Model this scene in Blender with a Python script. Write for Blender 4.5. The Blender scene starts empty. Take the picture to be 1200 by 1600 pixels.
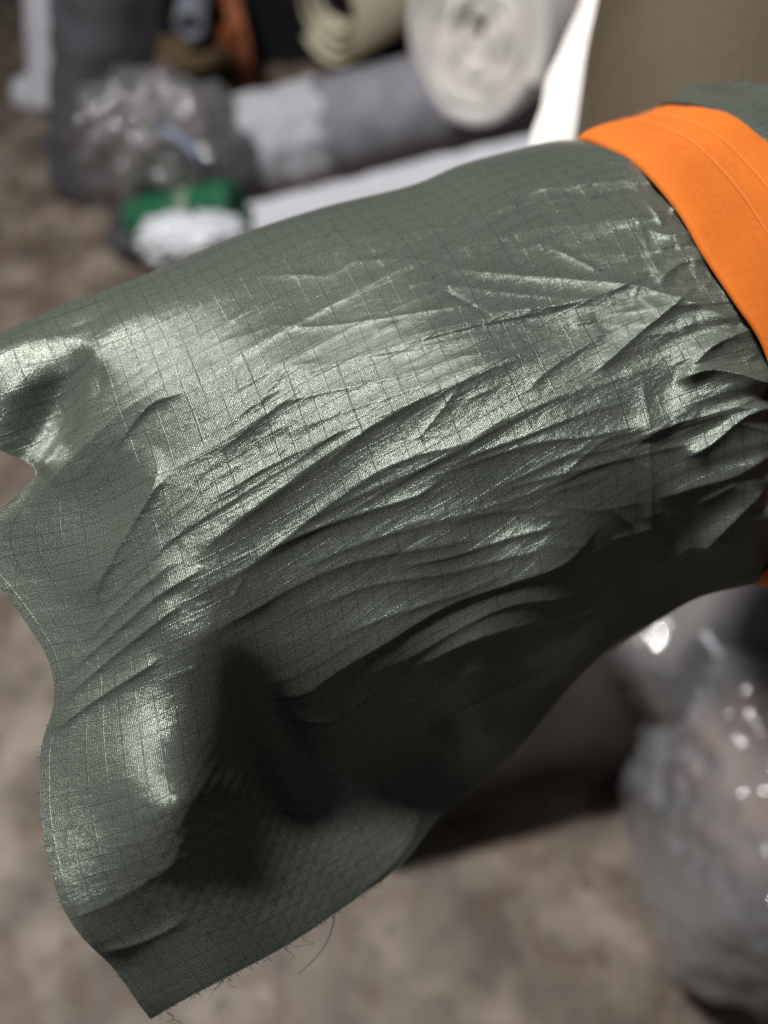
import bpy, bmesh, math, random
import numpy as np
from mathutils import Vector, Matrix, noise

# ------------------------------------------------------------------ camera, light, exposure
scene = bpy.context.scene
C = scene.collection
PITCH = math.radians(52.0)
CAM = Vector((0.0, 0.0, 1.25))
cd = bpy.data.cameras.new("camera")
cd.sensor_fit = 'HORIZONTAL'; cd.sensor_width = 26.0; cd.lens = 26.0
cd.clip_start = 0.01; cd.clip_end = 100.0
cd.dof.use_dof = True; cd.dof.focus_distance = 0.239; cd.dof.aperture_fstop = 4.1
cam = bpy.data.objects.new("camera", cd); C.objects.link(cam)
cam.location = CAM; cam.rotation_euler = (math.pi / 2 - PITCH, 0, 0)
scene.camera = cam

world = bpy.data.worlds.new("World"); scene.world = world; world.use_nodes = True
bg = world.node_tree.nodes["Background"]
bg.inputs[0].default_value = (0.80, 0.83, 0.92, 1); bg.inputs[1].default_value = 0.045

RIGHT = Vector((1, 0, 0)); UPV = Vector((0, math.sin(PITCH), math.cos(PITCH))); FWD = Vector((0, math.cos(PITCH), -math.sin(PITCH)))
def P(px, py, d):
    """a place seen at a photograph pixel, d metres in front of the lens"""
    return CAM + RIGHT * ((px - 600) / 1200 * d) + UPV * ((800 - py) / 1200 * d) + FWD * d

# the ceiling lamp of the store room: high, to the left and beyond the cloth
aim = P(560, 800, 0.26)
LDIR = (RIGHT * -0.44 + UPV * 0.74 + FWD * -0.52).normalized()
ld = bpy.data.lights.new("ceiling_lamp", 'AREA'); ld.shape = 'RECTANGLE'; ld.size = 0.50; ld.size_y = 0.18
ld.energy = 100; ld.color = (1.0, 0.985, 0.955)
lamp = bpy.data.objects.new("ceiling_lamp", ld); C.objects.link(lamp)
lamp.location = aim + LDIR * 2.5
lamp.rotation_euler = (-LDIR).to_track_quat('-Z', 'Y').to_euler()

scene.render.engine = 'CYCLES'
scene.cycles.use_denoising = True
scene.cycles.max_bounces = 8; scene.cycles.transparent_max_bounces = 12
scene.view_settings.view_transform = 'Standard'; scene.view_settings.look = 'None'
scene.view_settings.exposure = 0.0; scene.view_settings.gamma = 1.0
scene.view_settings.use_curve_mapping = False

# ------------------------------------------------------------------ helpers
def link(o, parent=None):
    C.objects.link(o)
    if parent is not None: o.parent = parent
    return o
def tag(o, label=None, cat=None, group=None, kind=None):
    if label: o["label"] = label
    if cat: o["category"] = cat
    if group: o["group"] = group
    if kind: o["kind"] = kind
    return o
def thing(name, label, cat, group=None):
    return tag(link(bpy.data.objects.new(name, None)), label, cat, group)
def mesh_obj(name, co, faces, mat, parent=None, uv=None, smooth=True):
    co = np.asarray(co, dtype=np.float32); faces = np.asarray(faces, dtype=np.int32)
    me = bpy.data.meshes.new(name)
    n = faces.shape[1]
    me.vertices.add(len(co)); me.vertices.foreach_set("co", co.ravel())
    me.loops.add(faces.size); me.loops.foreach_set("vertex_index", faces.ravel())
    me.polygons.add(len(faces))
    me.polygons.foreach_set("loop_start", np.arange(0, faces.size, n, dtype=np.int32))
    me.polygons.foreach_set("loop_total", np.full(len(faces), n, dtype=np.int32))
    if uv is not None:
        l = me.uv_layers.new(name="UVMap")
        l.data.foreach_set("uv", np.asarray(uv, dtype=np.float32)[faces.ravel()].ravel())
    me.update(calc_edges=True); me.validate()
    if smooth: me.polygons.foreach_set("use_smooth", np.ones(len(faces), dtype=bool))
    me.materials.append(mat)
    return link(bpy.data.objects.new(name, me), parent)
def grid_faces(n, m, wrap=False, flip=False):
    """quads of a grid with n rows, m columns"""
    mm = m if wrap else m - 1
    i, j = np.meshgrid(np.arange(n - 1), np.arange(mm), indexing='ij')
    j2 = (j + 1) % m
    q = np.stack([i * m + j, i * m + j2, (i + 1) * m + j2, (i + 1) * m + j], -1).reshape(-1, 4)
    return q[:, ::-1] if flip else q
def bm_obj(name, bm, mat, parent=None, smooth=True):
    me = bpy.data.meshes.new(name); bm.to_mesh(me); bm.free()
    if smooth:
        for p in me.polygons: p.use_smooth = True
    me.materials.append(mat)
    return link(bpy.data.objects.new(name, me), parent)
def spline(pts, ts, closed=False):
    """smooth curve through pts (k,dim), ts in 0..1 measured along its length"""
    p = np.asarray(pts, float)
    q = np.vstack([2 * p[0] - p[1], p, 2 * p[-1] - p[-2]])
    uu = np.linspace(0, len(p) - 1, 40 * len(p)); i = np.clip(uu.astype(int), 0, len(p) - 2); w = (uu - i)[:, None]
    a, b, c, d = q[i], q[i + 1], q[i + 2], q[i + 3]
    c_ = 0.5 * (2 * b + (c - a) * w + (2 * a - 5 * b + 4 * c - d) * w ** 2 + (3 * b - a - 3 * c + d) * w ** 3)
    L = np.r_[0, np.cumsum(np.linalg.norm(np.diff(c_[:, :2], axis=0), axis=1) + 1e-9)]; L /= L[-1]
    return np.stack([np.interp(ts, L, c_[:, k]) for k in range(c_.shape[1])], -1)
def unproject(px, py, d):
    """pixel grids + depth (m) -> world coordinates"""
    x = (px - 600) / 1200 * d; y = (800 - py) / 1200 * d
    R, U, F = np.array(RIGHT), np.array(UPV), np.array(FWD)
    return np.array(CAM) + x[..., None] * R + y[..., None] * U + d[..., None] * F

# ------------------------------------------------------------------ materials
def new_mat(name):
    m = bpy.data.materials.new(name); m.use_nodes = True
    nt = m.node_tree; b = nt.nodes["Principled BSDF"]
    return m, nt, b
def N(nt, t, **kw):
    n = nt.nodes.new(t)
    for k, v in kw.items():
        if k.startswith("i_"): n.inputs[k[2:].replace("_", " ")].default_value = v
        else: setattr(n, k, v)
    return n
def mathn(nt, op, a, b=None, c=None, clamp=False):
    n = nt.nodes.new("ShaderNodeMath"); n.operation = op; n.use_clamp = clamp
    for k, v in enumerate((a, b, c)):
        if v is None: continue
        if isinstance(v, (int, float)): n.inputs[k].default_value = v
        else: nt.links.new(v, n.inputs[k])
    return n.outputs[0]
def ramp(nt, src, stops):
    r = nt.nodes.new("ShaderNodeValToRGB"); e = r.color_ramp.elements
    while len(e) < len(stops): e.new(0.5)
    for k, (p, c) in enumerate(stops):
        e[k].position = p; e[k].color = (*c, 1) if len(c) == 3 else c
    nt.links.new(src, r.inputs[0]); return r.outputs[0]
def plain(name, col, rough=0.6, var=0.15, scale=20, bump=0.0, bscale=200, spec=0.4, metallic=0.0, sheen=0.0, trans=0.0):
    m, nt, b = new_mat(name)
    tc = N(nt, "ShaderNodeTexCoord")
    nz = N(nt, "ShaderNodeTexNoise"); nz.inputs["Scale"].default_value = scale; nz.inputs["Detail"].default_value = 5
    nt.links.new(tc.outputs["Object"], nz.inputs["Vector"])
    lo = tuple(c * (1 - var) for c in col); hi = tuple(min(1, c * (1 + var)) for c in col)
    nt.links.new(ramp(nt, nz.outputs[0], [(0.3, lo), (0.7, hi)]), b.inputs["Base Color"])
    b.inputs["Roughness"].default_value = rough; b.inputs["Specular IOR Level"].default_value = spec
    b.inputs["Metallic"].default_value = metallic; b.inputs["Sheen Weight"].default_value = sheen
    if trans: b.inputs["Transmission Weight"].default_value = trans
    if bump:
        n2 = N(nt, "ShaderNodeTexNoise"); n2.inputs["Scale"].default_value = bscale; n2.inputs["Detail"].default_value = 4
        nt.links.new(tc.outputs["Object"], n2.inputs["Vector"])
        bp = N(nt, "ShaderNodeBump"); bp.inputs["Strength"].default_value = bump; bp.inputs["Distance"].default_value = 0.002
        nt.links.new(n2.outputs[0], bp.inputs["Height"]); nt.links.new(bp.outputs[0], b.inputs["Normal"])
    return m
def film(name, tint=(0.9, 0.9, 0.95), milky=0.25, rough=0.12):
    """clear polythene: mostly see-through, a little milky, glossy"""
    m, nt, b = new_mat(name)
    nt.nodes.remove(b); out = nt.nodes["Material Output"]
    tr = N(nt, "ShaderNodeBsdfTransparent"); tr.inputs[0].default_value = (*tint, 1)
    df = N(nt, "ShaderNodeBsdfDiffuse"); df.inputs[0].default_value = (0.76, 0.74, 0.77, 1)
    gl = N(nt, "ShaderNodeBsdfGlossy"); gl.inputs[0].default_value = (1, 1, 1, 1); gl.inputs[1].default_value = rough
    fr = N(nt, "ShaderNodeFresnel"); fr.inputs[0].default_value = 1.5
    m1 = N(nt, "ShaderNodeMixShader"); m1.inputs[0].default_value = milky
    nt.links.new(tr.outputs[0], m1.inputs[1]); nt.links.new(df.outputs[0], m1.inputs[2])
    tc = N(nt, "ShaderNodeTexCoord"); bn = N(nt, "ShaderNodeTexNoise"); bn.inputs["Scale"].default_value = 17; bn.inputs["Detail"].default_value = 3; bn.inputs["Distortion"].default_value = 0.8
    nt.links.new(tc.outputs["Object"], bn.inputs["Vector"])
    rg = mathn(nt, 'ABSOLUTE', mathn(nt, 'SUBTRACT', bn.outputs[0], 0.5))
    bp = N(nt, "ShaderNodeBump"); bp.inputs["Strength"].default_value = 1.0; bp.inputs["Distance"].default_value = 0.011
    nt.links.new(rg, bp.inputs["Height"])
    for n_ in (gl, fr, df): nt.links.new(bp.outputs[0], n_.inputs["Normal"])
    f2 = mathn(nt, 'MULTIPLY_ADD', fr.outputs[0], 1.5, 0.08, clamp=True)
    m2 = N(nt, "ShaderNodeMixShader"); nt.links.new(f2, m2.inputs[0])
    nt.links.new(m1.outputs[0], m2.inputs[1]); nt.links.new(gl.outputs[0], m2.inputs[2])
    nt.links.new(m2.outputs[0], out.inputs[0])
    return m

def ripstop():
    m, nt, b = new_mat("ripstop_nylon")
    uv = N(nt, "ShaderNodeUVMap"); uv.uv_map = "UVMap"
    tc = N(nt, "ShaderNodeTexCoord")
    # a little yarn wobble
    wb = N(nt, "ShaderNodeTexNoise"); wb.inputs["Scale"].default_value = 260; wb.inputs["Detail"].default_value = 2
    nt.links.new(uv.outputs[0], wb.inputs["Vector"])
    sp = N(nt, "ShaderNodeSeparateXYZ"); nt.links.new(uv.outputs[0], sp.inputs[0])
    wob = mathn(nt, 'MULTIPLY_ADD', wb.outputs[0], 0.0005, -0.00025)
    u = mathn(nt, 'ADD', sp.outputs[0], wob); v = mathn(nt, 'ADD', sp.outputs[1], wob)
    PITCHG = 0.0054
    def line(c, w):
        f = mathn(nt, 'FRACT', mathn(nt, 'DIVIDE', c, PITCHG))
        d = mathn(nt, 'ABSOLUTE', mathn(nt, 'SUBTRACT', f, 0.5))      # 0 at line
        return mathn(nt, 'SUBTRACT', 1.0, mathn(nt, 'DIVIDE', d, w), clamp=True), d
    lu, du = line(u, 0.05); lv, dv = line(v, 0.05)
    grid = mathn(nt, 'MAXIMUM', mathn(nt, 'MULTIPLY', lu, 0.8), lv)
    # twill: diagonal ribs, 0.42 mm
    tw = mathn(nt, 'SINE', mathn(nt, 'MULTIPLY', mathn(nt, 'ADD', mathn(nt, 'MULTIPLY', u, 0.55), v), 2 * math.pi / 0.00046))
    ya = mathn(nt, 'SINE', mathn(nt, 'MULTIPLY', u, 2 * math.pi / 0.00052))
    spk = N(nt, "ShaderNodeTexNoise"); spk.inputs["Scale"].default_value = 2600; spk.inputs["Detail"].default_value = 2
    nt.links.new(uv.outputs[0], spk.inputs["Vector"])
    # soft pillow of each cell
    pil = mathn(nt, 'MINIMUM', mathn(nt, 'MULTIPLY', mathn(nt, 'SUBTRACT', 0.5, mathn(nt, 'ABSOLUTE', mathn(nt, 'SUBTRACT', 0.5, du))), 1.0), 0.5)
    h = mathn(nt, 'MULTIPLY_ADD', tw, 0.000032, mathn(nt, 'MULTIPLY', ya, 0.000016))
    h = mathn(nt, 'MULTIPLY_ADD', spk.outputs[0], 0.000065, h)
    h = mathn(nt, 'MULTIPLY_ADD', grid, 0.00006, h)
    # small crumple in the sheet
    cr = N(nt, "ShaderNodeTexNoise"); cr.inputs["Scale"].default_value = 1.0; cr.inputs["Detail"].default_value = 3
    mp = N(nt, "ShaderNodeMapping"); mp.inputs["Scale"].default_value = (28, 240, 1); nt.links.new(uv.outputs[0], mp.inputs[0])
    nt.links.new(mp.outputs[0], cr.inputs["Vector"])
    h = mathn(nt, 'MULTIPLY_ADD', cr.outputs[0], 0.00028, h)
    c2 = N(nt, "ShaderNodeTexNoise"); c2.inputs["Scale"].default_value = 1.0; c2.inputs["Detail"].default_value = 4; c2.inputs["Distortion"].default_value = 0.6
    m2 = N(nt, "ShaderNodeMapping"); m2.inputs["Scale"].default_value = (75, 150, 1); m2.inputs["Rotation"].default_value = (0, 0, 0.25); nt.links.new(uv.outputs[0], m2.inputs[0])
    nt.links.new(m2.outputs[0], c2.inputs["Vector"])
    rid = mathn(nt, 'ABSOLUTE', mathn(nt, 'SUBTRACT', c2.outputs[0], 0.5))
    h = mathn(nt, 'MULTIPLY_ADD', rid, -0.0005, h)
    bp = N(nt, "ShaderNodeBump"); bp.inputs["Strength"].default_value = 0.85; bp.inputs["Distance"].default_value = 1.0
    nt.links.new(h, bp.inputs["Height"]); nt.links.new(bp.outputs[0], b.inputs["Normal"])
    base = ramp(nt, spk.outputs[0], [(0.34, (0.070, 0.080, 0.066)), (0.66, (0.226, 0.254, 0.212))])
    mx = N(nt, "ShaderNodeMix"); mx.data_type = 'RGBA'
    nt.links.new(mathn(nt, 'MULTIPLY', grid, 0.62), mx.inputs[0]); nt.links.new(base, mx.inputs[6]); mx.inputs[7].default_value = (0.045, 0.055, 0.045, 1)
    nt.links.new(mx.outputs[2], b.inputs["Base Color"])
    b.inputs["Metallic"].default_value = 0.43
    nt.links.new(mathn(nt, 'MULTIPLY_ADD', spk.outputs[0], 0.18, 0.195), b.inputs["Roughness"])
    b.inputs["Specular IOR Level"].default_value = 0.55
    b.inputs["Specular Tint"].default_value = (0.92, 1.0, 0.93, 1)
    return m
M_RIP = ripstop()

def band_mat():
    m, nt, b = new_mat("orange_ribbon")
    uv = N(nt, "ShaderNodeUVMap"); uv.uv_map = "UVMap"
    nz = N(nt, "ShaderNodeTexNoise"); nz.inputs["Scale"].default_value = 500; nz.inputs["Detail"].default_value = 6
    n2 = N(nt, "ShaderNodeTexNoise"); n2.inputs["Scale"].default_value = 60; n2.inputs["Detail"].default_value = 4
    nt.links.new(uv.outputs[0], nz.inputs["Vector"]); nt.links.new(uv.outputs[0], n2.inputs["Vector"])
    k = mathn(nt, 'MULTIPLY_ADD', n2.outputs[0], 0.5, mathn(nt, 'MULTIPLY', nz.outputs[0], 0.5))
    nt.links.new(ramp(nt, k, [(0.35, (0.65, 0.148, 0.014)), (0.65, (0.75, 0.180, 0.018))]), b.inputs["Base Color"])
    b.inputs["Roughness"].default_value = 0.75; b.inputs["Sheen Weight"].default_value = 0.08; b.inputs["Specular IOR Level"].default_value = 0.2
    bp = N(nt, "ShaderNodeBump"); bp.inputs["Strength"].default_value = 0.5; bp.inputs["Distance"].default_value = 0.0004
    nt.links.new(k, bp.inputs["Height"]); nt.links.new(bp.outputs[0], b.inputs["Normal"])
    return m
M_BAND = band_mat()
M_STITCH = plain("orange_thread", (0.95, 0.42, 0.14), 0.7, 0.1, 900)
M_THREAD = plain("green_thread", (0.10, 0.12, 0.105), 0.5, 0.1, 900)

def concrete():
    m, nt, b = new_mat("stained_concrete")
    tc = N(nt, "ShaderNodeTexCoord")
    def nz(scale, det=6, dist=0.0, rough=0.55):
        n = N(nt, "ShaderNodeTexNoise"); n.inputs["Scale"].default_value = scale; n.inputs["Detail"].default_value = det
        n.inputs["Distortion"].default_value = dist; n.inputs["Roughness"].default_value = rough
        nt.links.new(tc.outputs["Object"], n.inputs["Vector"]); return n.outputs[0]
    base = ramp(nt, nz(7, 8, 0.4), [(0.34, (0.105, 0.078, 0.060)), (0.5, (0.212, 0.168, 0.132)), (0.66, (0.36, 0.292, 0.238))])
    st = ramp(nt, nz(9, 5, 1.2), [(0.52, (0, 0, 0)), (0.62, (1, 1, 1))])
    mx = N(nt, "ShaderNodeMix"); mx.data_type = 'RGBA'
    nt.links.new(mathn(nt, 'MULTIPLY', st, 0.6), mx.inputs[0]); nt.links.new(base, mx.inputs[6]); mx.inputs[7].default_value = (0.12, 0.066, 0.030, 1)
    sp = ramp(nt, nz(38, 2, 0.2), [(0.60, (0, 0, 0)), (0.67, (1, 1, 1))])
    m2 = N(nt, "ShaderNodeMix"); m2.data_type = 'RGBA'
    nt.links.new(mathn(nt, 'MULTIPLY', sp, 0.7), m2.inputs[0]); nt.links.new(mx.outputs[2], m2.inputs[6]); m2.inputs[7].default_value = (0.085, 0.062, 0.048, 1)
    nt.links.new(m2.outputs[2], b.inputs["Base Color"])
    b.inputs["Roughness"].default_value = 0.6
    bp = N(nt, "ShaderNodeBump"); bp.inputs["Strength"].default_value = 0.4; bp.inputs["Distance"].default_value = 0.004
    nt.links.new(nz(60), bp.inputs["Height"]); nt.links.new(bp.outputs[0], b.inputs["Normal"])
    return m
M_FLOOR = concrete()

# ------------------------------------------------------------------ setting
mesh_obj("floor", [(-8, -4, 0), (8, -4, 0), (8, 9, 0), (-8, 9, 0)], [(0, 1, 2, 3)], M_FLOOR, smooth=False)["kind"] = "structure"

# ------------------------------------------------------------------ the cloth bundle
bundle = thing("fabric_bundle", "gathered bundle of shiny dark green ripstop nylon cloth tied with an orange band", "fabric bundle")
NR, NC = 660, 760                      # rows (round the bundle), columns (along it)
s = np.linspace(0, 1, NC); t = np.linspace(0, 1, NR) 
t = t ** 1.25                           # finer rows near the top turn
top = [(-60, 548), (0, 520), (100, 475), (200, 440), (350, 375), (500, 325), (640, 290), (720, 257), (800, 235), (860, 221), (905, 218)]
bot = [(235, 1588), (330, 1540), (440, 1482), (520, 1430), (600, 1372), (640, 1335), (690, 1272), (790, 1190), (880, 1080), (960, 1012), (1080, 938), (1180, 910)]
lef = [(-60, 548), (-20, 700), (15, 850), (45, 1000), (62, 1160), (85, 1330), (125, 1450), (235, 1588)]
lefd = [(-60, 548), (-48, 640), (-8, 698), (25, 716), (41, 737), (25, 765), (-8, 803), (-34, 850), (-20, 895), (5, 925), (40, 972), (70, 1020), (84, 1065), (82, 1110), (66, 1160), (62, 1220), (66, 1290), (85, 1380), (112, 1442), (180, 1520), (235, 1588)]
rig = [(905, 218), (955, 235), (1000, 262), (1060, 330), (1100, 396), (1150, 472), (1196, 545), (1222, 640), (1226, 740), (1218, 842), (1180, 910)]
T = spline(top, s); B = spline(bot, s); L = spline(lef, t); R = spline(rig, t)
S_, T_ = np.meshgrid(s, t)
def coons(T, B, L, R):
    a = (1 - T_)[..., None] * T[None] + T_[..., None] * B[None]
    b = (1 - S_)[..., None] * L[:, None] + S_[..., None] * R[:, None]
    c = ((1 - S_) * (1 - T_))[..., None] * T[0] + (S_ * (1 - T_))[..., None] * T[-1] + ((1 - S_) * T_)[..., None] * B[0] + (S_ * T_)[..., None] * B[-1]
    return a + b - c
PX = coons(T, B, L, R)
Ld = spline(lefd, t)
PX = PX + (Ld - L)[:, None] * np.exp(-(S_ / 0.07) ** 2)[..., None]
px, py = PX[..., 0].copy(), PX[..., 1].copy()

# smooth depth of the bundle (photograph pixel, millimetres from the lens)
ctrl = np.array([
 (905,218,290),(800,235,288),(640,290,283),(500,325,279),(350,375,273),(200,440,265),(100,475,262),(0,520,259),(-60,548,258),
 (660,480,254.5),(680,620,248),(690,720,247.5),(700,850,250),(720,950,257),(740,1050,266),(760,1150,290),
 (960,330,270),(1000,420,260),(1050,600,255.5),(1100,750,262),(1150,850,275),(1165,915,294),(1226,740,262),(1196,545,252),
 (890,900,262),(860,700,251.5),(870,600,252.5),(850,500,257),(800,800,254),(900,990,279),(820,1000,268),
 (390,550,247),(520,540,250.2),(420,700,243.5),(440,850,245),(430,980,247),(450,1080,254),(480,1160,267),(600,1040,257),(580,930,251.5),(590,1130,275),(500,1250,279),(520,1430,262),
 (250,600,247),(290,750,240),(300,900,237),(290,1000,236),(300,1090,238),(345,1200,244),(350,1300,239),(360,1420,236),(330,1540,233),
 (80,650,254),(100,780,248),(60,900,248),(110,1000,241),(85,1080,238),(150,1150,231),(65,1200,231),(170,1280,223),(90,1380,218.5),
 (220,1330,221),(290,1250,224),(290,1380,227),(430,1300,260),(112,1440,217),(180,1520,222),(235,1588,229),(250,1450,227),
 (440,1480,246),(600,1370,287),(640,1330,296),(690,1270,306),(790,1190,316),(880,1080,314),(960,1010,310),(1080,930,300),(600,1250,296),(680,1150,299)], float)
xy = ctrl[:, :2] / 400.0; z = ctrl[:, 2]
def tps(r2): return 0.5 * r2 * np.log(r2 + 1e-12)
D2 = ((xy[:, None] - xy[None]) ** 2).sum(-1)
n = len(xy); A = np.zeros((n + 3, n + 3)); A[:n, :n] = tps(D2) + np.eye(n) * 0.004; A[:n, n] = 1; A[:n, n + 1:] = xy; A[n, :n] = 1; A[n + 1:, :n] = xy.T
w = np.linalg.solve(A, np.r_[z, 0, 0, 0])
qx, qy = px / 400, py / 400
dep = w[n] + w[n + 1] * qx + w[n + 2] * qy
for k in range(n): dep += w[k] * tps((qx - xy[k, 0]) ** 2 + (qy - xy[k, 1]) ** 2)
# round the cloth over at the top
colLen = np.linalg.norm(B - T, axis=1)[None]
q = np.clip(1 - T_ * colLen / 95.0, 0, 1)
dep += 26.0 * (1 - np.sqrt(np.clip(1 - q ** 2, 0, 1)))

# folds: strokes along the cloth. (points, height mm, width above px, width below px)
H = np.zeros_like(dep)
def stroke(pts, amp, wu, wl, taper=0.5, k=26, r0=1.0):
    P_ = spline(np.array(pts, float), np.linspace(0, 1, k))
    m = 4.5 * max(wu, wl) + 8
    sel = (px > P_[:, 0].min() - m) & (px < P_[:, 0].max() + m) & (py > P_[:, 1].min() - m) & (py < P_[:, 1].max() + m)
    x, y = px[sel], py[sel]
    best = np.full(x.shape, 1e18); sd = np.zeros_like(x); ar = np.zeros_like(x)
    for i in range(k - 1):
        a, b_ = P_[i], P_[i + 1]; e = b_ - a; L2 = (e ** 2).sum() + 1e-9
        f = ((x - a[0]) * e[0] + (y - a[1]) * e[1]) / L2; fc = np.clip(f, 0, 1)
        dx, dy = x - a[0] - fc * e[0], y - a[1] - fc * e[1]; d2 = dx * dx + dy * dy
        sg = np.sign(e[0] * dy - e[1] * dx)
        u = d2 < best; best[u] = d2[u]; sd[u] = (np.sqrt(d2) * sg)[u]; ar[u] = ((i + fc) / (k - 1))[u]
    ch = P_[-1] - P_[0]
    if np.linalg.norm(ch) > .6 * np.linalg.norm(np.diff(P_, axis=0), axis=1).sum():
        ar = np.clip(((x - P_[0, 0]) * ch[0] + (y - P_[0, 1]) * ch[1]) / (ch @ ch), 0, 1)
    rs = np.sqrt(sd * sd + r0 * r0) - r0; ww = np.where(sd < 0, wu, wl); pr = np.exp(-(rs / ww) ** 1.03)
    e_ = np.clip(np.minimum(ar, 1 - ar) / (.06 + .30 * taper), 0, 1); tp = e_ * e_ * (3 - 2 * e_)
    H[sel] += amp * pr * tp
def blob(cx, cy, rx, ry, ang, amp, p=2.0):
    c, s_ = math.cos(math.radians(ang)), math.sin(math.radians(ang))
    X, Y = px - cx, py - cy
    a = (X * c + Y * s_) / rx; b_ = (-X * s_ + Y * c) / ry
    H[...] += amp * np.exp(-((a * a + b_ * b_) ** (p / 2)))
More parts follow.
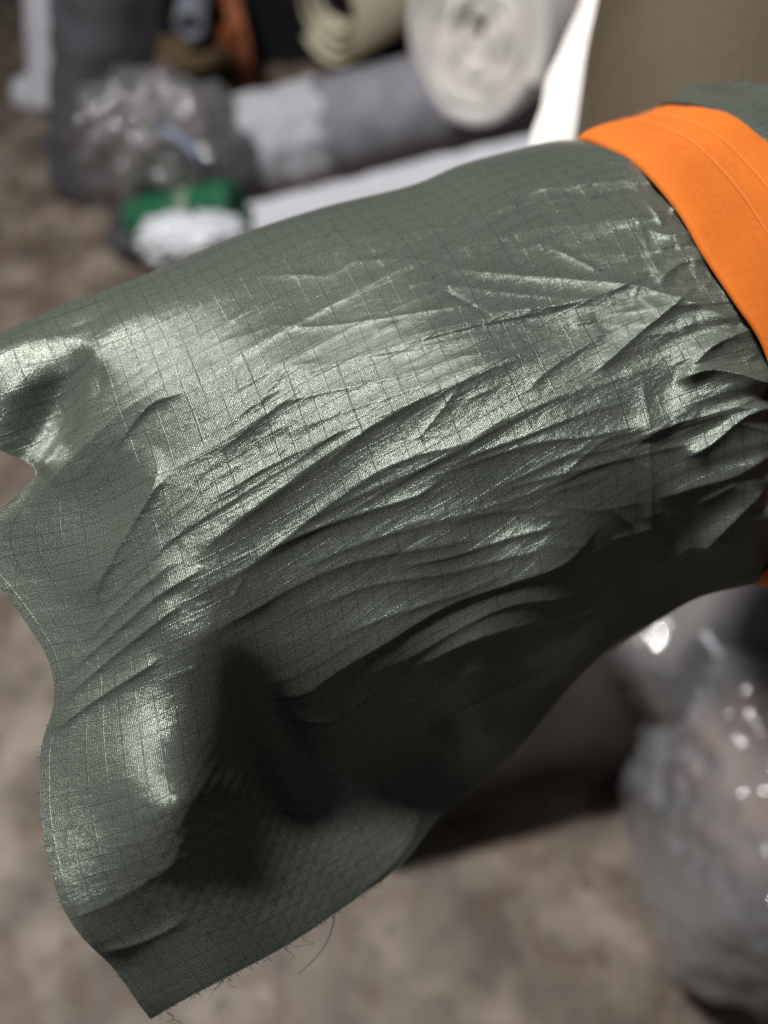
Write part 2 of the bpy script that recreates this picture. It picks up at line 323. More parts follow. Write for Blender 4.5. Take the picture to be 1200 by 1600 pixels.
FOLDS = [
 # crest of the flared flap at the lower left
 ([(345,940),(300,1050),(288,1180),(286,1290),(250,1390)], 1.2, 110, 46, .3, 26, 14),
 ([(165,560),(150,620),(115,680),(85,730)], -1.3, 12, 14, .6, 26, 5),
 # long folds running along the bundle
 ([(205,830),(265,742),(330,700),(400,655),(440,615)], 1.5, 9, 34, .7),
 ([(330,690),(430,600),(450,575),(520,565)], 1.0, 12, 16, .7),
 ([(280,880),(400,790),(520,705),(610,650),(690,610),(800,565),(900,530)], 3.0, 60, 36, .6),
 ([(330,930),(440,845),(560,755),(640,715),(730,690),(820,630)], 2.0, 36, 26, .6),
 ([(380,880),(470,835),(570,800),(650,775),(690,750),(735,740)], 1.6, 20, 12, .7),
 ([(280,1010),(390,955),(460,915),(560,875),(700,850),(790,835)], 1.9, 60, 18, .6),
 ([(660,830),(740,805),(840,790),(900,745)], 1.3, 20, 16, .7),
 ([(600,890),(700,870),(800,840),(900,815)], 1.1, 16, 8, .7),
 ([(418,1105),(470,1090),(520,1052),(600,1005),(700,945),(800,910),(880,880),(945,815)], 4.2, 46, 5, .3),
 ([(560,1060),(640,1025),(720,980),(800,945),(900,930),(1000,875)], 1.1, 18, 6, .6),
 ([(440,1140),(520,1125),(565,1092),(620,1062),(700,1015),(790,982),(900,958),(1000,905)], 4.1, 24, 5, .3),
 ([(600,1120),(660,1085),(740,1050),(800,1030)], 2.0, 18, 9, .7),
 ([(640,1160),(720,1110),(820,1065),(900,1030)], 2.0, 16, 9, .7),
 ([(810,620),(850,585),(890,555),(960,515)], 1.8, 22, 12, .7),
 ([(720,690),(800,650),(900,610),(960,590)], 1.2, 20, 12, .7),
 ([(640,760),(760,715),(850,690),(930,680),(1060,650)], 1.6, 22, 10, .7),
 ([(860,760),(940,690),(1000,672),(1045,655)], 1.3, 18, 10, .7),
 # the fan of creases right of the middle
 ([(670,412),(760,428),(860,436),(930,442),(1010,452),(1090,480),(1200,520)], 2.0, 12, 20, .5),
 ([(690,408),(760,375),(830,360),(930,350),(1020,345),(1110,352)], 1.6, 22, 26, .6),
 ([(640,440),(740,452),(820,462),(930,470),(1000,455)], .9, 14, 14, .7),
 ([(700,500),(800,488),(880,478),(960,455),(1040,410)], 1.5, 30, 9, .7),
 ([(560,560),(680,525),(790,500),(900,480)], 1.3, 22, 8, .7),
 ([(430,600),(560,560),(680,540),(800,515)], .8, 16, 7, .7),
 ([(1010,360),(1040,372),(1090,368),(1125,380)], 1.3, 6, 8, .5),
 ([(1040,335),(1070,325),(1100,335)], 1.0, 6, 6, .6),
 ([(1000,400),(1060,385),(1110,400),(1150,430)], 1.2, 8, 10, .6),
 ([(1020,448),(1060,415),(1110,405)], .9, 8, 8, .6),
 ([(1085,455),(1120,440),(1150,452),(1175,475)], 1.0, 7, 7, .6),
 ([(1050,598),(1100,580),(1150,585),(1215,608)], 3.2, 9, 14, .4),
 ([(1060,590),(1110,545),(1160,520),(1210,505)], 1.8, 14, 14, .6),
 ([(920,590),(1000,520),(1050,480),(1090,440)], 1.0, 12, 8, .6),
 ([(980,690),(1060,660),(1130,640),(1210,610)], 1.5, 20, 10, .6),
 ([(1060,720),(1110,690),(1160,650),(1220,630)], 2.4, 10, 18, .5),
 ([(1020,780),(1080,760),(1150,740),(1215,700)], 1.8, 20, 14, .5),
 ([(1080,860),(1130,820),(1200,760)], 2.2, 16, 10, .5),
 ([(1010,905),(1060,860),(1100,845),(1160,840)], 2.0, 12, 12, .5),
 # pressed-in crease down the cloth
 ([(1000,560),(1012,680),(1016,800),(1005,900),(985,950)], .55, 16, 16, .5),
 # long thin creases
 ([(300,800),(400,740),(500,690),(620,640),(700,600)], .9, 16, 10, .5),
 ([(420,690),(520,650),(640,610),(760,570),(860,540)], .9, 18, 10, .5),
 ([(400,640),(500,615),(620,590),(720,560),(800,540)], .8, 14, 9, .5),
 ([(440,900),(560,850),(680,815),(800,780),(900,740),(960,700)], 1.1, 24, 10, .5),
 ([(460,960),(580,915),(700,895),(800,870),(880,850)], .9, 20, 9, .5),
 ([(500,1010),(600,965),(720,925),(800,890)], 1.0, 22, 9, .5),
 ([(700,720),(800,690),(900,650),(1000,620)], .9, 18, 10, .5),
 ([(640,700),(690,640),(720,600)], .7, 8, 14, .6),
 ([(395,655),(420,610),(437,575)], .6, 10, 18, .5),
 ([(690,450),(740,480),(770,500)], -.6, 6, 6, .5),
 ([(640,450),(680,432)], .6, 8, 6, .5),
 # quiet upper face
 ([(400,432),(470,430),(510,431),(560,410),(650,406),(700,412)], .8, 8, 12, .6),
 ([(400,505),(470,512),(560,505),(680,485),(800,470)], .7, 8, 7, .6),
 ([(500,360),(560,372),(640,355)], .35, 6, 8, .6),
 ([(630,295),(720,280),(860,262)], .5, 8, 12, .6),
 ([(700,330),(820,318),(960,305)], .45, 9, 12, .6),
 ([(620,365),(740,350),(850,322)], .4, 9, 12, .6),
 ([(860,330),(900,322),(940,300)], .5, 6, 6, .6),
 # left end: fold line, hollow and its lip, creases by the highlight
 ([(-20,850),(60,770),(150,685),(215,632),(300,590),(345,565)], 1.5, 46, 22, .35),
 ([(170,715),(215,660),(245,632),(300,610)], .8, 9, 6, .6),
 ([(-40,575),(20,545),(80,527),(125,530),(148,560),(135,615),(100,668),(72,700),(44,736)], 1.7, 24, 22, .0, 40, 9),
 ([(235,690),(250,725),(240,770),(205,830),(165,900),(145,960)], 1.8, 12, 30, .5),
 ([(300,560),(350,535),(400,520),(440,500)], .6, 8, 8, .6),
 ([(85,1110),(150,1050),(230,985),(300,930)], .9, 14, 7, .6),
 ([(75,1150),(150,1095),(220,1050),(260,1020)], 1.0, 14, 7, .6),
 ([(100,1060),(180,990),(250,930),(330,880)], .9, 14, 7, .6),
 ([(130,1010),(200,940),(290,860)], .8, 12, 8, .6),
 ([(100,1440),(180,1405),(250,1360),(290,1330)], .8, 20, 16, .4),
 ([(150,1490),(220,1470),(300,1430)], .9, 12, 14, .5),
 # hem towards the camera in the lower right
 ([(560,1395),(610,1350),(645,1300),(655,1250)], 1.4, 50, 14, .35),
 ([(655,1320),(700,1258),(800,1172),(885,1072),(960,1000),(1080,930)], 5.0, 16, 18, .25),
]
for f in FOLDS:
    m_ = np.mean(np.array(f[0], float), axis=0)
    k_ = (.55 if m_[1] > 770 else .6) if 320 < m_[0] < 1000 and m_[1] < 1100 else 1.0
    if 700 < m_[0] < 1000 and 560 < m_[1] < 800: k_ = .38
    if f[1] >= 4 and m_[1] > 900: k_ = .3
    stroke(f[0], f[1] * k_ * (.8 if k_ < 1 else 1), f[2] * (.62 if k_ < 1 else 1), f[3] * (.6 if k_ < 1 else 1), *f[4:])
blob(70, 642, 150, 44, 112, -9.0, 2.0)
blob(150, 790, 75, 55, -50, -2.2)
blob(450, 1170, 130, 46, 66, -6.0, 2.0)
rng = random.Random(7)
# many slight creases along the yarns
def du_dir(x, y):
    return math.radians(-16 - 14 * max(0, min(1, (500 - x) / 450)) - 6 * max(0, min(1, (y - 700) / 500)))
def fan(x, y):
    """direction of the creases, degrees"""
    lx = np.clip((x - 150) / 500, 0, 1); rx = np.clip((x - 620) / 350, 0, 1); ty = np.clip((y - 430) / 170, 0, 1)
    a = -42 + 17 * lx
    return a + rx * ((1 - ty) * 30 + ty * 6)
def crease(x, y, ln, amp, wu, wl, dev=0.0, r0=1.2):
    pts = [(x, y)]; a0 = dev
    for sgn in (1, -1):
        cx, cy = x, y; seg = []
        for _ in range(3):
            a = math.radians(fan(cx, cy) + a0); cx += sgn * math.cos(a) * ln / 6; cy += sgn * math.sin(a) * ln / 6; seg.append((cx, cy))
        pts = pts + seg if sgn > 0 else seg[::-1] + pts
    stroke(pts, amp, wu, wl, .9, 12, r0)
for k in range(44):      # long thin creases
    x = rng.uniform(180, 1080); y = rng.uniform(400, 1080)
    crease(x, y, rng.uniform(180, 560), rng.uniform(.12, .40) * (.7 if y > 820 else 1), rng.uniform(7, 22), rng.uniform(2.5, 6), rng.gauss(0, 4))
for k in range(30):     # short ones
    x = rng.uniform(120, 1190); y = rng.uniform(290, 1120)
    crease(x, y, rng.uniform(30, 130), rng.uniform(.08, .30) * rng.choice((1, 1, -1)), rng.uniform(4, 10), rng.uniform(3, 6), rng.gauss(0, 14))
for k in range(55):      # crossing puckers near the band
    x = 1190 - abs(rng.gauss(0, 120)); y = rng.uniform(320, 880)
    crease(x, y, rng.uniform(30, 120), rng.uniform(.15, .55), rng.uniform(5, 14), rng.uniform(3, 7), rng.gauss(0, 32))
for k in range(26):      # faint flutes of the upper face
    x = rng.uniform(480, 960); y = rng.uniform(270, 400)
    crease(x, y, rng.uniform(80, 260), rng.uniform(.14, .40), rng.uniform(5, 10), rng.uniform(4, 8), rng.gauss(-8, 6))
# gathers where the band pulls the cloth in
gat = np.zeros_like(dep)
for k in range(5):
    fr = (19, 31, 44, 61, 83)[k]; am = (.9, .8, .6, .4, .25)[k]
    gat += am * np.sin(fr * T_ * 2.2 + k * 1.7 + 3.0 * S_ + .8 * np.sin(9 * T_ + k))
H += .5 * gat * np.exp(-((1 - S_) / .11) ** 1.5) * np.clip((T_ - .06) / .1, 0, 1)
# a slow uneven swell along the lower hem and shallow puckers of the left hem
H += 1.2 * np.sin(T_ * 46) * np.exp(-(S_ / .035) ** 2) * np.clip((T_ - .83) / .08, 0, 1)
# pillowed weave cells where the cloth hangs slack at the lower left
U_, V_ = S_ * 0.236, T_ * 0.236
slack = np.exp(-(((px - 400) / 190) ** 2 + ((py - 1330) / 130) ** 2))
H += 0.10 * slack * np.cos(U_ * 2 * np.pi / .0054) * np.cos(V_ * 2 * np.pi / .0054)

co = unproject(px, py, dep / 1000)
gs = np.gradient(co, axis=1); gt = np.gradient(co, axis=0)
nrm = np.cross(gt, gs); nrm /= np.linalg.norm(nrm, axis=-1, keepdims=True) + 1e-12
view = np.array(CAM) - co; view /= np.linalg.norm(view, axis=-1, keepdims=True)
sg = np.sign((nrm * view).sum(-1)); sg[sg == 0] = 1
nrm *= sg[..., None]
edge = np.clip(T_ * colLen / 30.0, 0, 1)               # keep the turn at the top calm
front = co + nrm * (H * edge / 1000)[..., None]

# the cloth goes on over the top and down the far side
NB = 90
ext = []
for k in range(1, NB + 1):
    f = k / NB
    phi = min(f / .55, 1) * math.pi * .92
    r = 34.0
    dd = r * math.sin(phi) if phi < math.pi / 2 else r + (1 - math.sin(phi)) * 14
    down = 150 * (1 - math.cos(phi)) / 2
    g = max(0, (f - .55) / .45)
    bx = T[:, 0] + (B[:, 0] - T[:, 0]) * (down / colLen[0] * (1 - g) + .93 * g) + 120 * (1 - s) ** 2 * min(1, 2 * f)
    by = T[:, 1] + (B[:, 1] - T[:, 1]) * (down / colLen[0] * (1 - g) + .93 * g)
    d0 = dep[0] + dd
    d1 = dep[-1] + 22
    wob = 2.0 * np.sin(s * 17 + f * 9) + 1.2 * np.sin(s * 41 - f * 14)
    ext.append(unproject(bx, by, (d0 * (1 - g) + d1 * g + wob * f) / 1000))
ext = np.array(ext)[::-1]
allco = np.concatenate([ext, front], 0)
vb = np.concatenate([np.repeat(-(np.arange(NB, 0, -1) / NB * .20)[:, None], NC, 1), V_], 0)
ub = np.concatenate([np.repeat((s * .236)[None], NB, 0), U_], 0)
cloth = mesh_obj("cloth", allco.reshape(-1, 3), grid_faces(NB + NR, NC, flip=True), M_RIP, bundle, uv=np.stack([ub, vb], -1).reshape(-1, 2))

# the orange band: a closed loop round the bundle
fr_l = [(903,217,.318),(955,233,.294),(1000,260,.276),(1060,328,.262),(1100,394,.2545),(1150,470,.2485),(1196,543,.2455),(1222,640,.2475),(1226,740,.257),(1220,844,.272),(1190,905,.292)]
fr_r = [(1060,164,.345),(1100,158,.325),(1140,165,.308),(1200,192,.292),(1270,260,.280),(1330,350,.272),(1375,470,.268),(1400,600,.268),(1402,740,.274),(1375,860,.292),(1320,940,.318)]
bk_l = [(1120,880,.335),(1040,760,.372),(960,560,.392),(915,380,.385),(895,260,.350)]
bk_r = [(1265,900,.362),(1200,780,.398),(1110,560,.418),(1060,360,.412),(1045,215,.378)]
def loop3(pts, n):
    a = np.array([tuple(P(*p)) for p in pts])
    th = np.linspace(0, 1, n, endpoint=False)
    p = np.vstack([a, a[:1]]); Lc = np.r_[0, np.cumsum(np.linalg.norm(np.diff(p, axis=0), axis=1))]; Lc /= Lc[-1]
    q = np.vstack([p[-2], p, p[1]]); i = np.clip(np.searchsorted(Lc, th, side='right') - 1, 0, len(p) - 2)
    w_ = ((th - Lc[i]) / (Lc[i + 1] - Lc[i]))[:, None]; A_, B_, C_, D_ = q[i], q[i + 1], q[i + 2], q[i + 3]
    return .5 * (2 * B_ + (C_ - A_) * w_ + (2 * A_ - 5 * B_ + 4 * C_ - D_) * w_ ** 2 + (3 * B_ - A_ - 3 * C_ + D_) * w_ ** 3)
NL = 420
la, lb = loop3(fr_l + bk_l, NL), loop3(fr_r + bk_r, NL)
ca, cb = la.mean(0), lb.mean(0)
def band_surface(f, out):
    p = la * (1 - f) + lb * f; c = ca * (1 - f) + cb * f
    v = p - c; r = np.linalg.norm(v, axis=1, keepdims=True)
    return p + v / r * out
rows = []; uvr = []
prof = [(0.0, -.0016), (0.0, .0004), (.03, .0010)] + [(f, .0012 + .0006 * math.sin(f * 9)) for f in np.linspace(.08, .92, 22)] + [(.97, .0018), (1.0, .0010), (1.0, -.0012)]
th = np.arange(NL) / NL
for f, o_ in prof:
    rip = 0.0005 * np.sin(th * 60 + f * 4) * (0.3 + f) + .0004 * np.sin(th * 23 + 5 * f)
    rows.append(band_surface(f, (o_ + rip)[:, None])); uvr.append(np.stack([np.full(NL, f * .046), th * .5], -1))
rows.append(rows[0]); uvr.append(uvr[0])
band = mesh_obj("band", np.array(rows).reshape(-1, 3), grid_faces(len(rows), NL, wrap=True), M_BAND, bundle, uv=np.array(uvr).reshape(-1, 2))
tag(band, "bright orange band tied round the bundle")
def tube_mesh(name, pts, rad, mat, parent, seg=6):
    pts = [Vector(p) for p in pts]; bm = bmesh.new(); prev = None; rings = []
    for i, p in enumerate(pts):
        tn = (pts[min(i + 1, len(pts) - 1)] - pts[max(i - 1, 0)]).normalized()
        a = tn.cross(Vector((0.3, 0.2, 1))).normalized(); b_ = tn.cross(a)
        r = rad(i / (len(pts) - 1)) if callable(rad) else rad
        rings.append([bm.verts.new(p + a * (r * math.cos(j * 2 * math.pi / seg)) + b_ * (r * math.sin(j * 2 * math.pi / seg))) for j in range(seg)])
    for i in range(len(rings) - 1):
        for j in range(seg): bm.faces.new((rings[i][j], rings[i][(j + 1) % seg], rings[i + 1][(j + 1) % seg], rings[i + 1][j]))
    bm.faces.new(rings[0][::-1]); bm.faces.new(rings[-1])
    return bm_obj(name, bm, mat, parent)
for f, a0, a1 in ((.40, 0, NL), (.58, 0, NL)):
    p = band_surface(f + .012 * np.sin(th * 12)[:, None], .0021)
    tube_mesh("stitch_line", np.vstack([p, p[:1]])[::2], .00007, M_STITCH, band, 5)

# the bundle's other end beyond the band
tr = []; tu = []
axis = (cb - ca) / np.linalg.norm(cb - ca)
NT = 150
for i in range(NT):
    f = i / (NT - 1); z_ = f * .24
    grow = -.0015 + .012 * (1 - math.exp(-z_ / .022)) - .03 * max(0, f - .75) ** 2 * 16
    p = lb + axis * (z_ - .012); c = cb + axis * (z_ - .012)
    v = p - c; r = np.linalg.norm(v, axis=1, keepdims=True); v = v / r
    wr = (.0050 * np.sin(th * 44 + 3 * np.sin(z_ * 40)) + .0028 * np.sin(th * 75 + z_ * 45 + 1) + .0010 * np.sin(th * 141 - z_ * 120)) * (1 - .5 * f)
    tr.append(c + v * (np.maximum(r[:, 0] + grow, .01) + wr * min(1, max(0, (z_ - .013) / .012)))[:, None]); tu.append(np.stack([np.full(NL, z_ + .3), th * .5], -1))
tail = mesh_obj("cloth_tail", np.array(tr).reshape(-1, 3), grid_faces(NT, NL, wrap=True), M_RIP, bundle, uv=np.array(tu).reshape(-1, 2))

# frayed yarns on the cut hem
def thread(pts, r=.00016):
    a = np.array([tuple(P(*p)) for p in pts]); 
    tt = np.linspace(0, 1, 20); L_ = np.linspace(0, 1, len(a))
    cc = np.stack([np.interp(tt, L_, a[:, k]) for k in range(3)], -1)
    for _ in range(3): cc[1:-1] = (cc[:-2] + 2 * cc[1:-1] + cc[2:]) / 4
    tube_mesh("loose_thread", cc, lambda f: r * (1 - .5 * f), M_THREAD, bundle, 5)
thread([(523,1424,.283),(522,1440,.283),(514,1468,.281),(498,1492,.279),(480,1510,.277),(466,1522,.276)], .00022)
thread([(348,1530,.271),(340,1540,.270),(330,1555,.270),(324,1566,.270)], .00012)
thread([(345,1532,.271),(330,1540,.270),(318,1549,.270)], .00010)
thread([(312,1548,.268),(300,1560,.267),(292,1572,.266),(290,1582,.266)], .00008)
hem = front[-1]; 
for k in range(9):
    p = Vector(hem[int(NC * rng.uniform(.02, .40))]); a_ = rng.uniform(-.8, .8); ln = rng.uniform(.003, .010)
    pts = [p + Vector((math.sin(a_ + .5 * j * rng.uniform(-.4, .4)) * ln * j / 4, -.0006 * j, -math.cos(a_) * ln * j / 4)) for j in range(5)]
    tube_mesh("loose_thread", pts, lambda f: .00010 * (1 - .5 * f), M_THREAD, bundle, 4)
lefthem = front[int(NR * .62):, 0]
for k in range(120):
    if k < 80: p = Vector(hem[rng.randrange(2, int(NC * .45))]); q = p + Vector((rng.uniform(-.0014, .0014), rng.uniform(-.0010, .0002), rng.uniform(-.0030, -.0005)))
    else: p = Vector(lefthem[rng.randrange(len(lefthem))]); q = p + Vector((rng.uniform(-.0016, -.0003), rng.uniform(-.0008, .0008), rng.uniform(-.0006, .0006)))
    tube_mesh("hem_fray", [p + (p - q) * .2, (p + q) / 2 + Vector((rng.uniform(-4e-4, 4e-4), 0, rng.uniform(-2e-4, 2e-4))), q], .00008, M_THREAD, bundle, 4)

# ------------------------------------------------------------------ rolls and bags in the store room
def lathe_between(name, a, b, prof, mat, parent=None, seg=48, wob=0.0, seed=0, wfreq=3.0):
    """profile [(distance along, radius)] turned round the axis a->b; ends closed by profile radius 0"""
    a, b = Vector(a), Vector(b); ax = (b - a).normalized(); Ln = (b - a).length
    e1 = ax.cross(Vector((0, 0, 1))); e1 = e1.normalized() if e1.length > .01 else Vector((1, 0, 0)); e2 = ax.cross(e1)
    rows = []
    for f, r in prof:
        for j in range(seg):
            th = 2 * math.pi * j / seg; p = a + ax * (f * Ln) + (e1 * math.cos(th) + e2 * math.sin(th)) * r
            if wob and r > 0:
                nv = noise.noise(Vector((math.cos(th) * wfreq * .6, math.sin(th) * wfreq * .6, f * Ln * 6 * wfreq + seed * 7.3)))
                p += (e1 * math.cos(th) + e2 * math.sin(th)) * (wob * nv)
            rows.append(p)
    return mesh_obj(name, [tuple(p) for p in rows], grid_faces(len(prof), seg, wrap=True), mat, parent)
def roll_profile(r, core=.02, n=14, bev=.006, L_=1.0, depth=.03):
    """a rolled length of cloth: rounded rim, recessed core at each end"""
    e = bev / L_
    p = [(depth / L_, 0), (depth / L_, core), (0, core * 1.02), (0, r - bev), (e * .4, r - bev * .4), (e, r)]
    p += [(f, r) for f in np.linspace(e, 1 - e, n)[1:-1]]
    p += [(1 - e, r), (1 - e * .4, r - bev * .4), (1, r - bev), (1, core * 1.02), (1 - depth / L_, core), (1 - depth / L_, 0)]
    return p
def roll(name, a, b, r, mat, parent, core=.02, wob=.004, seed=1):
    L_ = (Vector(b) - Vector(a)).length
    return lathe_between(name, a, b, roll_profile(r, core, 40, .008, L_), mat, parent, 64, wob, seed)
def lump(name, c, rad, mat, parent, seed=0, crease=.12, freq=2.2, sub=5, fine=.03, floor_z=None, rot=0.0):
    """a soft crumpled body: folded, ridged noise on a rounded block"""
    bm = bmesh.new(); bmesh.ops.create_icosphere(bm, subdivisions=sub, radius=1.0)
    off = Vector((seed * 3.1, seed * 1.7, seed * 5.3)); cr, sr = math.cos(rot), math.sin(rot)
    for v in bm.verts:
        p = v.co.normalized()
        k = 1.0 / (abs(p.x) ** 3.2 + abs(p.y) ** 3.2 + abs(p.z) ** 3.2) ** (1 / 3.2)
        n1 = 1 - 2 * abs(noise.noise(p * freq + off)); n2 = 1 - 2 * abs(noise.noise(p * freq * 2.7 + off * 2)); n3 = 1 - 2 * abs(noise.noise(p * freq * 6.5 + off * 3))
        q = p * (k * .88 + crease * n1 + crease * .5 * n2 + fine * n3)
        x, y, z_ = q.x * rad[0], q.y * rad[1], q.z * rad[2]
        w_ = Vector((x * cr - y * sr, x * sr + y * cr, z_)) + Vector(c)
        if floor_z is not None and w_.z < floor_z: w_.z = floor_z + .0005 * (1 + n3)
        v.co = w_
    return bm_obj(name, bm, mat, parent)
def floor_pt(px_, py_, z_=0.0):
    d = (P(px_, py_, 1.0) - CAM); k = (z_ - CAM.z) / d.z
    return CAM + d * k
def along(px_, py_, z_): return floor_pt(px_, py_, z_)
M_FILM = film("clear_polythene", milky=.18, rough=.10); M_FILM2 = film("milky_polythene", milky=.30, rough=.12)
def sheet_strip(name, rows, thick, mat, parent):
    """loft of polylines (rows of equal count of world points) given thickness"""
    a = np.array([[tuple(p) for p in r_] for r_ in rows]); gs_ = np.gradient(a, axis=1); gt_ = np.gradient(a, axis=0)
    nn = np.cross(gs_, gt_); nn /= np.linalg.norm(nn, axis=-1, keepdims=True) + 1e-12
    n_, m_ = a.shape[:2]
    ring = np.concatenate([a + nn * thick / 2, (a - nn * thick / 2)[:, ::-1]], 1)
    return mesh_obj(name, ring.reshape(-1, 3), grid_faces(n_, 2 * m_, wrap=True), mat, parent)

# taupe leatherette roll the bundle leans on, its fleece backing turned out along the edge
def leather():
    m, nt, b = new_mat("taupe_leatherette"); tc = N(nt, "ShaderNodeTexCoord")
    vo = N(nt, "ShaderNodeTexVoronoi"); vo.inputs["Scale"].default_value = 900; nt.links.new(tc.outputs["Object"], vo.inputs["Vector"])
    nz = N(nt, "ShaderNodeTexNoise"); nz.inputs["Scale"].default_value = 14; nt.links.new(tc.outputs["Object"], nz.inputs["Vector"])
    nt.links.new(ramp(nt, nz.outputs[0], [(.3, (.080, .060, .036)), (.7, (.104, .079, .048))]), b.inputs["Base Color"])
    b.inputs["Roughness"].default_value = .62; b.inputs["Specular IOR Level"].default_value = .25
    bp = N(nt, "ShaderNodeBump"); bp.inputs["Strength"].default_value = .8; bp.inputs["Distance"].default_value = .0006
    nt.links.new(vo.outputs[0], bp.inputs["Height"]); nt.links.new(bp.outputs[0], b.inputs["Normal"]); return m
M_FLEECE = plain("white_fleece", (.93, .885, .85), .95, .06, 60, bump=.9, bscale=420, spec=.1, sheen=.3)
lr = thing("leatherette_roll", "taupe leatherette roll standing behind the orange band", "fabric roll")
la_, lb_ = P(1110, 420, .470), P(1215, -330, .520)
roll("rolled_sheet", la_, lb_, .095, leather(), lr, .02, .002, 3)
rows_ = []
for i in range(30):
    f = i / 29; y_ = 330 - 420 * f
    xr = 848 + (330 - y_) * .36; wdt = 40 + 34 * math.exp(-((y_ - 80) / 150) ** 2)
    rows_.append([P(xr - wdt * g - (6 * math.sin(f * 7) + 5 * noise.noise(Vector((f * 9, 2, 5)))) * g + 3, y_ + 5 * g, .500 + .020 * math.sin(g * 2.2) + .02 * g + .02 * f + .004 * noise.noise(Vector((f * 6, g * 3, 1)))) for g in np.linspace(-.35, 1, 14)])
tag(sheet_strip("fleece_backing", rows_, .0035, M_FLEECE, lr), "white fleece backing along the edge")

# white fleece roll, its spiral end towards us
fl = thing("fleece_roll", "thick white fleece roll with its spiral end facing forward", "fabric roll")
fa, fb = P(738, 62, 1.75), P(1010, -75, 2.30)
fax = (fb - fa).normalized(); f1 = fax.cross(Vector((0, 0, 1))).normalized(); f2 = fax.cross(f1); FL = (fb - fa).length
sp_rows = []
for i in range(420):
    f = i / 419; th_ = f * 2 * math.pi * 5.2 - 1.0; r = .022 + .157 * f; tk = .0157
    dr = f1 * math.cos(th_) + f2 * math.sin(th_) * 1.12
    push = .019 * noise.noise(Vector((math.cos(th_) * 1.4, math.sin(th_) * 1.4, f * 5))) + .034 * (1 - f)
    sp_rows.append([tuple(fa + fax * (z_ + push * e_) + dr * (r + o_)) for z_, o_, e_ in ((.007, -tk, 1), (0, -tk * .6, 1), (-.003, 0, 1), (0, tk * .6, 1), (.007, tk, 1), (FL, tk, 0), (FL, -tk, 0))])
mesh_obj("rolled_sheet", np.array(sp_rows).reshape(-1, 3), grid_faces(420, 7, wrap=True), M_FLEECE, fl)

# cream vinyl roll, hollow, layers showing
M_CREAM = plain("cream_vinyl", (.84, .78, .58), .45, .08, 20, spec=.5)
cr_ = thing("cream_roll", "cream vinyl roll poking out above the dark grey roll", "fabric roll")
ca_, cb_ = P(525, 10, 2.70), P(800, -130, 3.15)
cax = (cb_ - ca_).normalized(); c1 = cax.cross(Vector((0, 0, 1))).normalized(); c2 = cax.cross(c1); CL = (cb_ - ca_).length
rr = []
for i in range(220):
    f = i / 219; th_ = f * 2 * math.pi * 3.3 + .6; r = .076 + .090 * f
    dr = c1 * math.cos(th_) + c2 * math.sin(th_) * (1 + .1 * f)
    rr.append([tuple(ca_ + cax * z_ + dr * (r + o_)) for z_, o_ in ((-.05 * f, -.003), (-.05 * f, .003), (CL, .003), (CL, -.003))])
mesh_obj("rolled_sheet", np.array(rr).reshape(-1, 3), grid_faces(220, 4, wrap=True), M_CREAM, cr_, smooth=False)

# dark grey roll lying across, in a torn white paper sleeve
M_DGREY = plain("dark_grey_cloth", (.31, .30, .345), .6, .15, 14, spec=.4)
M_PAPER = plain("white_wrapping_paper", (.60, .59, .65), .7, .08, 18, bump=.4, bscale=60)
gr = thing("grey_roll", "thick dark grey cloth roll with torn white paper at its end", "fabric roll")
ga, gb = P(405, 232, 2.26), P(1010, 82, 2.20)
roll("rolled_cloth", ga, gb, .140, M_DGREY, gr, .03, .004, 5)
gax = (gb - ga).normalized(); g1 = gax.cross(Vector((0, 0, 1))).normalized(); g2 = gax.cross(g1)
rr = []
for i in range(90):
    th_ = i / 90 * 2 * math.pi
    row = []
    for k in range(24):
        f = k / 23; end = .20 + .06 * noise.noise(Vector((math.cos(th_) * 2.2, math.sin(th_) * 2.2, 4))) + .012 * noise.noise(Vector((math.cos(th_) * 5, math.sin(th_) * 5, 9)))
        z_ = -.16 + (end + .16) * f
        r = .147 + .012 * noise.noise(Vector((math.cos(th_) * 2.5, math.sin(th_) * 2.5, z_ * 22))) + .004 * noise.noise(Vector((math.cos(th_) * 8, math.sin(th_) * 8, z_ * 60)))
        if z_ < 0: r *= 1 - .55 * (z_ / .16) ** 2
        row.append(tuple(ga + gax * z_ + (g1 * math.cos(th_) + g2 * math.sin(th_)) * r))
    rr.append(row)
rr.append(rr[0])
tag(mesh_obj("paper_sleeve", np.array(rr).reshape(-1, 3), grid_faces(91, 24), M_PAPER, gr), "torn white paper sleeve")

M_WHITE = plain("white_cloth", (.74, .73, .80), .7, .06, 12)
wr_ = thing("white_roll", "pale white cloth roll lying in front of the dark grey roll", "fabric roll")
roll("rolled_cloth", P(385, 372, 2.03), P(850, 262, 1.90), .082, M_WHITE, wr_, .02, .006, 8)
roll("cardboard_core", P(380, 373, 2.035), P(392, 370, 2.02), .022, plain("card", (.32, .23, .14), .8), wr_, .012, 0, 2)

# standing rolls at the left
M_SLATE = plain("slate_cloth", (.105, .108, .125), .55, .12, 10, spec=.5)
sl = thing("slate_roll", "tall slate grey cloth roll standing on the floor", "fabric roll")
sb = floor_pt(150, 290); stp = P(180, -260, 1.75)
roll("rolled_cloth", sb, stp, .135, M_SLATE, sl, .03, .012, 11)
lump("loose_end", floor_pt(165, 255) + Vector((0, 0, .05)), (.17, .12, .06), M_SLATE, sl, 4, .14, 2.0, 4, .03, .001)
nw = thing("narrow_white_roll", "narrow white cloth roll leaning at the far left edge", "fabric roll")
nb = floor_pt(88, 172); ntp = P(70, -220, 2.35)
roll("rolled_cloth", nb, ntp, .085, M_WHITE, nw, .02, .006, 13)
lump("loose_end", floor_pt(78, 165) + Vector((0, 0, .04)), (.10, .07, .05), M_WHITE, nw, 8, .25, 2.6, 4, .06, .001)

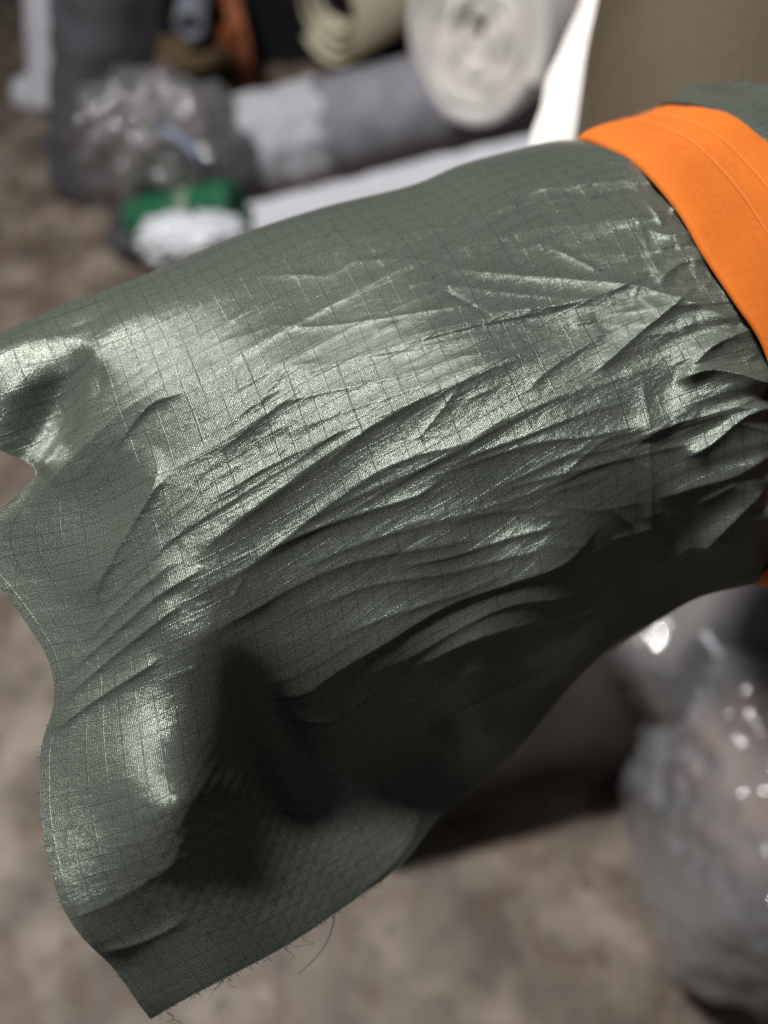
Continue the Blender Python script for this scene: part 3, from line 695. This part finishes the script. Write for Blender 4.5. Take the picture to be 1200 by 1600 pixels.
# rusty orange rack with a pale tube on it, dark store behind
M_RUST = plain("orange_rack_paint", (.42, .125, .045), .6, .25, 30)
M_WOOD = plain("old_plank", (.22, .15, .085), .75, .3, 14)
rk = thing("storage_rack", "rusty orange metal storage rack with wooden shelf board", "rack")
def bar(name, a, b, w_, h_, mat, parent):
    a, b = Vector(a), Vector(b); ax = (b - a).normalized(); u_ = ax.cross(Vector((0, 0, 1))); u_ = u_.normalized() if u_.length > .05 else Vector((1, 0, 0)); v_ = ax.cross(u_)
    bm = bmesh.new(); vs = [[bm.verts.new(p + u_ * (w_ / 2 * i) + v_ * (h_ / 2 * j)) for i, j in ((-1, -1), (1, -1), (1, 1), (-1, 1))] for p in (a, b)]
    for k in range(4): bm.faces.new((vs[0][k], vs[0][(k + 1) % 4], vs[1][(k + 1) % 4], vs[1][k]))
    bm.faces.new(vs[0][::-1]); bm.faces.new(vs[1]); bmesh.ops.recalc_face_normals(bm, faces=bm.faces[:])
    bmesh.ops.bevel(bm, geom=bm.edges[:], offset=min(w_, h_) * .12, segments=2, affect='EDGES')
    return bm_obj(name, bm, mat, parent, smooth=False)
bar("post", P(398, 175, 2.70), P(352, -40, 2.62), .058, .058, M_RUST, rk)
bar("post", P(250, 190, 2.70), P(243, 95, 2.75), .06, .06, M_RUST, rk)
bar("brace", P(348, 50, 2.64), P(376, 62, 2.64), .075, .06, M_RUST, rk)
bar("shelf_board", P(225, 92, 2.75), P(372, 68, 2.72), .25, .045, M_WOOD, rk)
M_TUBE = plain("pale_blue_tube", (.33, .36, .43), .45, .05, 10)
tb = thing("pale_tube", "short pale blue grey tube lying on the rack shelf", "tube")
roll("tube_wall", P(297, 42, 2.55), P(330, -160, 2.9), .054, M_TUBE, tb, .028, .002, 17)
M_DARK = plain("interior_dark", (.012, .012, .014), .85, .2, 5)
dk = thing("dark_interior", "added dark mass standing in for the unlit rack interior behind the rolls", "cloth")  # near-black lump added as the unlit depth of the rack
lump("dark_mass", P(420, -20, 3.0), (1.0, .35, .55), M_DARK, dk, 2, .05, 1.6, 4, .01)

# bagged bundle, green roll, loose film on the floor
M_TAUPE = plain("taupe_cloth", (.30, .265, .235), .8, .4, 9)
bgd = thing("bagged_bundle", "clear plastic bag of taupe cloth above the green roll", "bag")
bc = P(252, 238, 2.0)
lump("cloth_contents", bc, (.150, .11, .13), M_TAUPE, bgd, 1, .12, 1.7, 5, .03)
lump("plastic_bag", bc + Vector((0, -.005, .012)), (.175, .135, .150), M_FILM, bgd, 5, .24, 2.1, 6, .07)
tube_mesh("blue_strip", [tuple(P(x, y, 1.83)) for x, y in ((240, 185), (262, 205), (285, 220), (303, 236), (310, 252))], .013, plain("blue_tape", (.24, .28, .40), .5), bgd, 8)
M_GREEN = plain("green_cloth", (.010, .125, .055), .6, .12, 15)
M_CARD = plain("cardboard", (.36, .25, .15), .85, .15, 25)
gn = thing("green_roll", "short emerald green cloth roll below the bagged bundle", "fabric roll")
na, nb2 = P(212, 352, 1.95), P(372, 318, 1.86)
roll("rolled_cloth", na, nb2, .060, M_GREEN, gn, .03, .003, 19)
nd = (nb2 - na).normalized()
roll("cardboard_core", na - nd * .02, na + nd * .05, .030, M_CARD, gn, .022, .0, 2)
lathe_between("tape", na + nd * .155, na + nd * .185, [(0, .0605), (0, .0635), (1, .0635), (1, .0605)], plain("clear_tape", (.25, .33, .22), .25, .05), gn, 48)
pw = thing("plastic_wad", "shiny white crumpled plastic film in front of the green roll", "plastic film")
lump("film_sheet", P(305, 378, 1.80), (.10, .055, .045), plain("white_film", (.80, .82, .88), .22, .05, 20, spec=.7), pw, 9, .34, 2.0, 5, .09)
wad2 = thing("dark_bundle", "low dark bundle on the floor under the green roll", "bundle")
lump("cloth_body", floor_pt(275, 392) + Vector((0, .02, .05)), (.17, .11, .06), M_SLATE, wad2, 14, .12, 1.8, 4, .03, .001)

M_SHADE = plain("floor_shade_dark", (.030, .022, .018), .85, .3, 12)  # near-black colour stands in for shade on the floor
bk = thing("shade_roll", "added dark roll standing in for floor shade under the wrapped grey roll", "fabric roll")  # added roll: its dark body and cast shadow make the floor shade
roll("rolled_cloth", P(540, 1180, 1.15), P(1330, 985, 1.28), .120, M_SHADE, bk, .03, .006, 31)  # body of the added roll that stands in for floor shade
# lower right: wrapped roll and bag on the floor
M_WRAP = plain("greybrown_wrapped_cloth", (.21, .175, .150), .75, .15, 12, spec=.6)
wp = thing("wrapped_roll", "grey brown roll wrapped in clear film below the band", "fabric roll")
wa, wb_ = P(985, 1062, 1.03), P(1330, 820, 1.08)
lathe_between("rolled_cloth", wa, wb_, [(0, 0), (0, .022), (.004, .048), (.02, .070), (.05, .085), (.10, .093)] + [(f, .0945) for f in np.linspace(.14, .97, 40)] + [(1, .07), (1, 0)], M_WRAP, wp, 64, .006, 23)
wax = (wb_ - wa).normalized(); WL = (wb_ - wa).length
lathe_between("wrapping_film", wa - wax * .006, wb_, [(-.02, .012), (-.015, .055), (.0, .077), (.04, .093)] + [(f, .1015) for f in np.linspace(.09, 1, 60)], M_FILM, wp, 80, .007, 3, 3.0)
w1 = wax.cross(Vector((0, 0, 1))).normalized(); w2 = w1.cross(wax)
sheet_strip("glint_strip", [[wa + wax * (.075 + .010 * g) + (w1 * math.cos(a_) + w2 * math.sin(a_)) * .107 for g in (0, .33, .66, 1)] for a_ in np.linspace(1.0, 1.32, 14)], .0008, plain("glint_white", (.75, .75, .82), .3), wp)  # white strip added as a painted glint on the film
cb2 = thing("clear_bag", "bulging clear plastic bag on the floor at lower right", "bag")
cc_ = P(1225, 1265, .98)
lump("brown_contents", cc_ + Vector((.0, .02, .02)), (.125, .15, .14), plain("brown_card", (.42, .24, .14), .7, .2, 12), cb2, 21, .06, 1.5, 5, .01)
lump("grey_contents", cc_ + Vector((-.02, -.05, -.12)), (.10, .12, .13), plain("grey_foam", (.50, .50, .53), .6, .15, 8), cb2, 25, .05, 1.4, 5, .008)
lump("plastic_bag", cc_ + Vector((0, -.01, -.03)), (.165, .215, .235), M_FILM2, cb2, 22, .10, 1.7, 6, .022)
